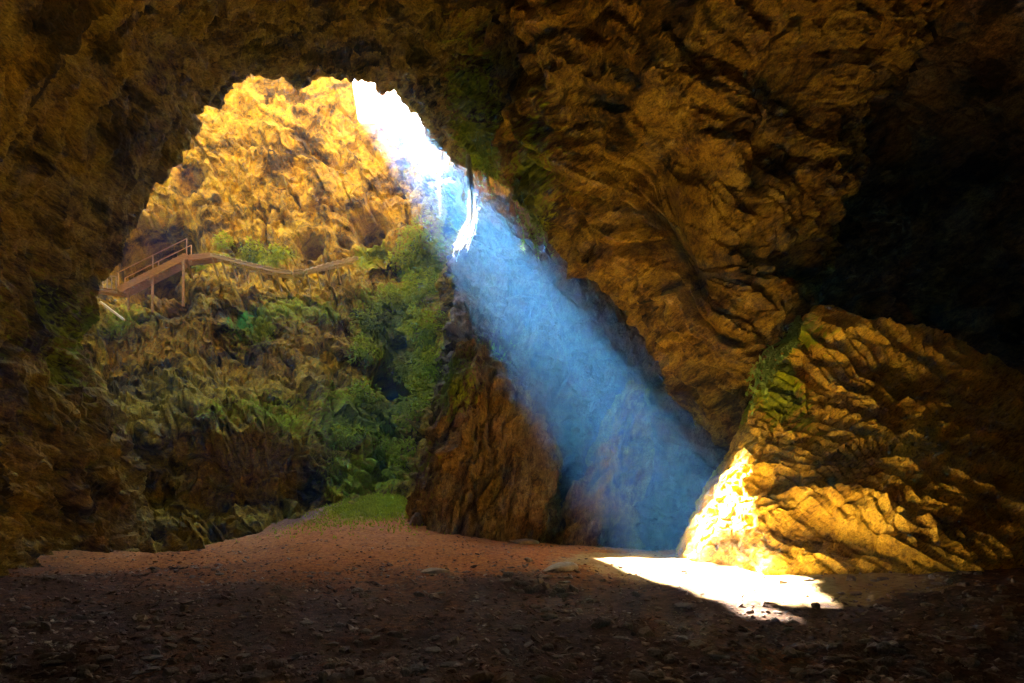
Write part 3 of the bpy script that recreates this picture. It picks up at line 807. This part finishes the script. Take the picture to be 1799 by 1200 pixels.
hanging('hanging_root', 'root', 'thin white sunlit root hanging at the left edge of the beam', [(778, 268, 32.8), (772, 300, 32.6), (772, 340, 32.4), (777, 400, 32.2)], 7, 0.035, M_root, 0.06, 10)
hanging('hanging_vine', 'vine', 'dim grey green creepers hanging from the rim right of the beam top', [(838, 225, 31.0), (850, 270, 30.6), (858, 320, 30.4), (862, 350, 30.2)], 8, 0.03, M_vine, 0.2, 30)
hanging('hanging_vine', 'vine', 'dim creepers trailing along the left edge of the hanging rock', [(905, 315, 23.5), (925, 370, 23.2), (940, 410, 23.0), (955, 440, 22.8)], 10, 0.02, M_vine, 0.22, 40)

# grass tuft carpet on the mound
n = 5000
gx_ = rng.normal(-5.6, 1.5, n); gy_ = rng.normal(29.0, 2.0, n)
c = np.stack([gx_, gy_, floor_h(gx_, gy_) - 0.01], 1)
v, f = leaves(c, rng.normal(size=(n, 3)) * 0.45 + np.array([0, -0.2, 1]), np.tile([0.3, -1, 0.2], (n, 1)), rng.uniform(0.06, 0.2, n), rng.uniform(0.012, 0.03, n))
add('grass', mesh_np('grass', v, f, smooth=False), M_grass, label='bright green moss and grass on the mound under the gully', cat='grass', kind='stuff')

# ------------------------------------------------------------------ stones
ph = (1 + 5 ** 0.5) / 2
ICO = np.array([(-1, ph, 0), (1, ph, 0), (-1, -ph, 0), (1, -ph, 0), (0, -1, ph), (0, 1, ph), (0, -1, -ph), (0, 1, -ph), (ph, 0, -1), (ph, 0, 1), (-ph, 0, -1), (-ph, 0, 1)]) / math.sqrt(1 + ph * ph)
ICF = np.array([(0, 11, 5), (0, 5, 1), (0, 1, 7), (0, 7, 10), (0, 10, 11), (1, 5, 9), (5, 11, 4), (11, 10, 2), (10, 7, 6), (7, 1, 8), (3, 9, 4), (3, 4, 2), (3, 2, 6), (3, 6, 8), (3, 8, 9), (4, 9, 5), (2, 4, 11), (6, 2, 10), (8, 6, 7), (9, 8, 1)])
def stonemat(name, stops, scale):
    m, nt, b = newmat(name)
    tc = N(nt, 'ShaderNodeTexCoord'); oi = N(nt, 'ShaderNodeObjectInfo')
    n_ = noise(nt, tc.outputs['Object'], scale, 3, 0.6)
    c = ramp(nt, n_, stops)
    n2_ = noise(nt, tc.outputs['Object'], 30, 4, 0.7)
    c = mix(nt, 0.6, c, ramp(nt, n2_, [(0.3, (0.5, 0.5, 0.5)), (0.7, (1.2, 1.2, 1.2))]), 'MULTIPLY')
    nt.links.new(c, b.inputs['Base Color']); b.inputs['Roughness'].default_value = 0.7
    bp = N(nt, 'ShaderNodeBump'); bp.inputs['Distance'].default_value = 0.02; bp.inputs['Strength'].default_value = 0.6
    nt.links.new(n2_, bp.inputs['Height']); nt.links.new(bp.outputs[0], b.inputs['Normal'])
    return m
M_gravel = stonemat('gravel', [(0.32, (0.045, 0.025, 0.016)), (0.46, (0.17, 0.09, 0.055)), (0.58, (0.30, 0.21, 0.15)), (0.70, (0.62, 0.55, 0.47))], 6.0)
M_rust = stonemat('rust_gravel', [(0.32, (0.10, 0.03, 0.010)), (0.5, (0.34, 0.12, 0.03)), (0.66, (0.50, 0.27, 0.10))], 5.0)
M_stone = stonemat('stone', [(0.3, (0.10, 0.07, 0.055)), (0.7, (0.30, 0.24, 0.19))], 4.0)
M_slab = stonemat('slab', [(0.3, (0.28, 0.21, 0.15)), (0.7, (0.52, 0.44, 0.34))], 4.0)

def gravel(n, ylo, yhi, smin, smax):
    y = 1 / (rng.random(n) * (1 / ylo - 1 / yhi) + 1 / yhi)
    x = rng.uniform(-0.86, 0.86, n) * y
    s_ = smin + (smax - smin) * rng.random(n) ** 3
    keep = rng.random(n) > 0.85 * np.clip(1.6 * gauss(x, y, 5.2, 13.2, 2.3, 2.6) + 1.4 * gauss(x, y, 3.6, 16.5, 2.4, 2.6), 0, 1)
    x, y, s_ = x[keep], y[keep], s_[keep]; n = len(x)
    s_ = s_ * (0.6 + 0.04 * y)
    z = floor_h(x, y)
    V = ICO[None] * (1 + 0.28 * rng.normal(size=(n, 12, 1))) * (s_[:, None] * rng.uniform(0.6, 1.2, (n, 3)) * np.array([1.15, 1.15, 0.55]))[:, None, :]
    a = rng.uniform(0, 2 * np.pi, n); ca, sa = np.cos(a)[:, None], np.sin(a)[:, None]
    X = V[..., 0] * ca - V[..., 1] * sa; Yv = V[..., 0] * sa + V[..., 1] * ca
    tl = rng.normal(size=(n, 1)) * 0.35
    V = np.stack([X, Yv, V[..., 2] + X * tl], -1) + np.stack([x, y, z + s_ * 0.15], 1)[:, None, :]
    Fc = (np.arange(n)[:, None, None] * 12 + ICF[None]).reshape(-1, 3)
    return V.reshape(-1, 3), Fc
v, f = merge([gravel(11000, 6.2, 15, 0.011, 0.055), gravel(500, 6.2, 17, 0.04, 0.10), gravel(2500, 12, 22, 0.010, 0.04)])
add('gravel', mesh_np('gravel', v, f, smooth=False), M_gravel, label='loose dark gravel strewn over the cave floor', cat='gravel', kind='stuff')
v, f = gravel(7500, 13.5, 31, 0.009, 0.038)
add('gravel', mesh_np('gravel', v, f, smooth=False), M_rust, label='fine rust red gravel on the mound in mid floor', cat='gravel', kind='stuff')

def stone_mesh(seed, flat):
    r_ = np.random.default_rng(seed)
    V = ICO.copy(); Fc = ICF.copy()
    for it in range(2):                      # subdivide
        mid, nf, V2 = {}, [], list(V)
        def mp_(i, j):
            k = (min(i, j), max(i, j))
            if k not in mid:
                q = (V2[i] + V2[j]) / 2; V2.append(q / np.linalg.norm(q)); mid[k] = len(V2) - 1
            return mid[k]
        for a, b_, c in Fc:
            x, y, z = mp_(a, b_), mp_(b_, c), mp_(c, a)
            nf += [(a, x, z), (b_, y, x), (c, z, y), (x, y, z)]
        V, Fc = np.array(V2), np.array(nf)
    V = V * (1 + 0.35 * perlin(V * 1.1 + seed * 3.7, seed)[:, None] + 0.2 * perlin(V * 2.3 + seed, seed + 1)[:, None])
    for k in range(5):                        # flat broken faces
        nn = r_.normal(size=3); nn /= np.linalg.norm(nn)
        h_ = V @ nn; lim = 0.62
        V = V - np.maximum(h_ - lim, 0)[:, None] * nn
    V[:, 2] *= flat
    return V, Fc
SM = [mesh_np('stone', *stone_mesh(s_, fl), smooth=False) for s_, fl in ((1, 0.6), (2, 0.5), (3, 0.7), (4, 0.35), (5, 0.55))]
for me in SM: me.materials.append(M_stone)
SLAB = mesh_np('slab', *stone_mesh(8, 0.22), smooth=False); SLAB.materials.append(M_slab)
def put(name, me, px, py, scale, rz, label, group=None, Y=None, tilt=(0, 0), cat='stone'):
    # where the line of sight meets the floor
    Ys = np.linspace(5, 34, 1200); xs = (px - CX) / F * Ys
    zs = floor_h(xs, Ys); ray = CAMH + (HY - py) / F * Ys
    i = int(np.argmax(ray <= zs)) if Y is None else int(np.argmin(abs(Ys - Y)))
    o_ = add(name, me, None, label=label, cat=cat, group=group)
    o_.location = (xs[i], Ys[i], zs[i] + 0.1 * scale[2]); o_.scale = scale; o_.rotation_euler = (tilt[0], tilt[1], rz)
    return o_
put('stone_slab', SLAB, 922, 955, (0.55, 0.4, 0.5), 0.2, 'pale flat slab lying at the foot of the brown buttress', tilt=(0.1, 0.08))
put('stone_slab', SLAB, 985, 1003, (0.42, 0.3, 0.5), 0.6, 'flat grey slab on the orange floor left of the sunlit patch', tilt=(0.12, -0.1))
put('stone_slab', SLAB, 765, 1008, (0.34, 0.3, 0.4), 1.1, 'small dark slab on the red earth in mid floor', tilt=(0.1, 0.1))
put('boulder', SM[0], 795, 935, (0.75, 0.5, 0.55), 0.3, 'rounded brown boulder against the left foot of the buttress', cat='boulder')
put('boulder', SM[2], 740, 920, (0.5, 0.45, 0.6), 1.3, 'small boulder between the mossy mound and the buttress', cat='boulder')
put('boulder', SM[3], 1205, 1068, (0.2, 0.16, 0.2), 0.4, 'grey stone lying just below the sunlit crescent', cat='boulder')
for i in range(22):
    put('stone', SM[i % 5], rng.normal(965, 42), rng.normal(1028, 9), tuple(rng.uniform(0.06, 0.16, 3)), rng.uniform(0, 6),
        'grey broken stone in the rubble heap left of the sunlit crescent', 'rubble heap in mid floor')
for i in range(190):
    py = 1000 + 200 * rng.random() ** 0.7
    put('stone', SM[rng.integers(5)], rng.uniform(20, 1780), py, tuple(rng.uniform(0.05, 0.13, 3)), rng.uniform(0, 6),
        'loose grey brown stone lying on the dark cave floor', 'loose stones on the floor')

# ------------------------------------------------------------------ haze
hz = bpy.data.materials.new('haze'); hz.use_nodes = True
nt = hz.node_tree; nt.nodes.remove(nt.nodes['Principled BSDF'])
pv = nt.nodes.new('ShaderNodeVolumePrincipled')
pv.inputs['Color'].default_value = (0.09, 0.41, 1.0, 1)
pv.inputs['Absorption Color'].default_value = (1, 1, 1, 1)
pv.inputs['Density'].default_value = HAZE_DENSITY
pv.inputs['Anisotropy'].default_value = 0.5
nt.links.new(pv.outputs[0], nt.nodes['Material Output'].inputs['Volume'])
x0, x1, y0, y1, z0, z1 = -60, 60, -45, 75, -6, 62
hv = [(x, y, z) for z in (z0, z1) for y in (y0, y1) for x in (x0, x1)]
hf = [(0, 2, 3, 1), (4, 5, 7, 6), (0, 1, 5, 4), (2, 6, 7, 3), (0, 4, 6, 2), (1, 3, 7, 5)]
add('haze', mesh_np('haze', hv, hf, smooth=False), hz, kind='stuff', label='thin dusty air that shows the beam of sunlight')
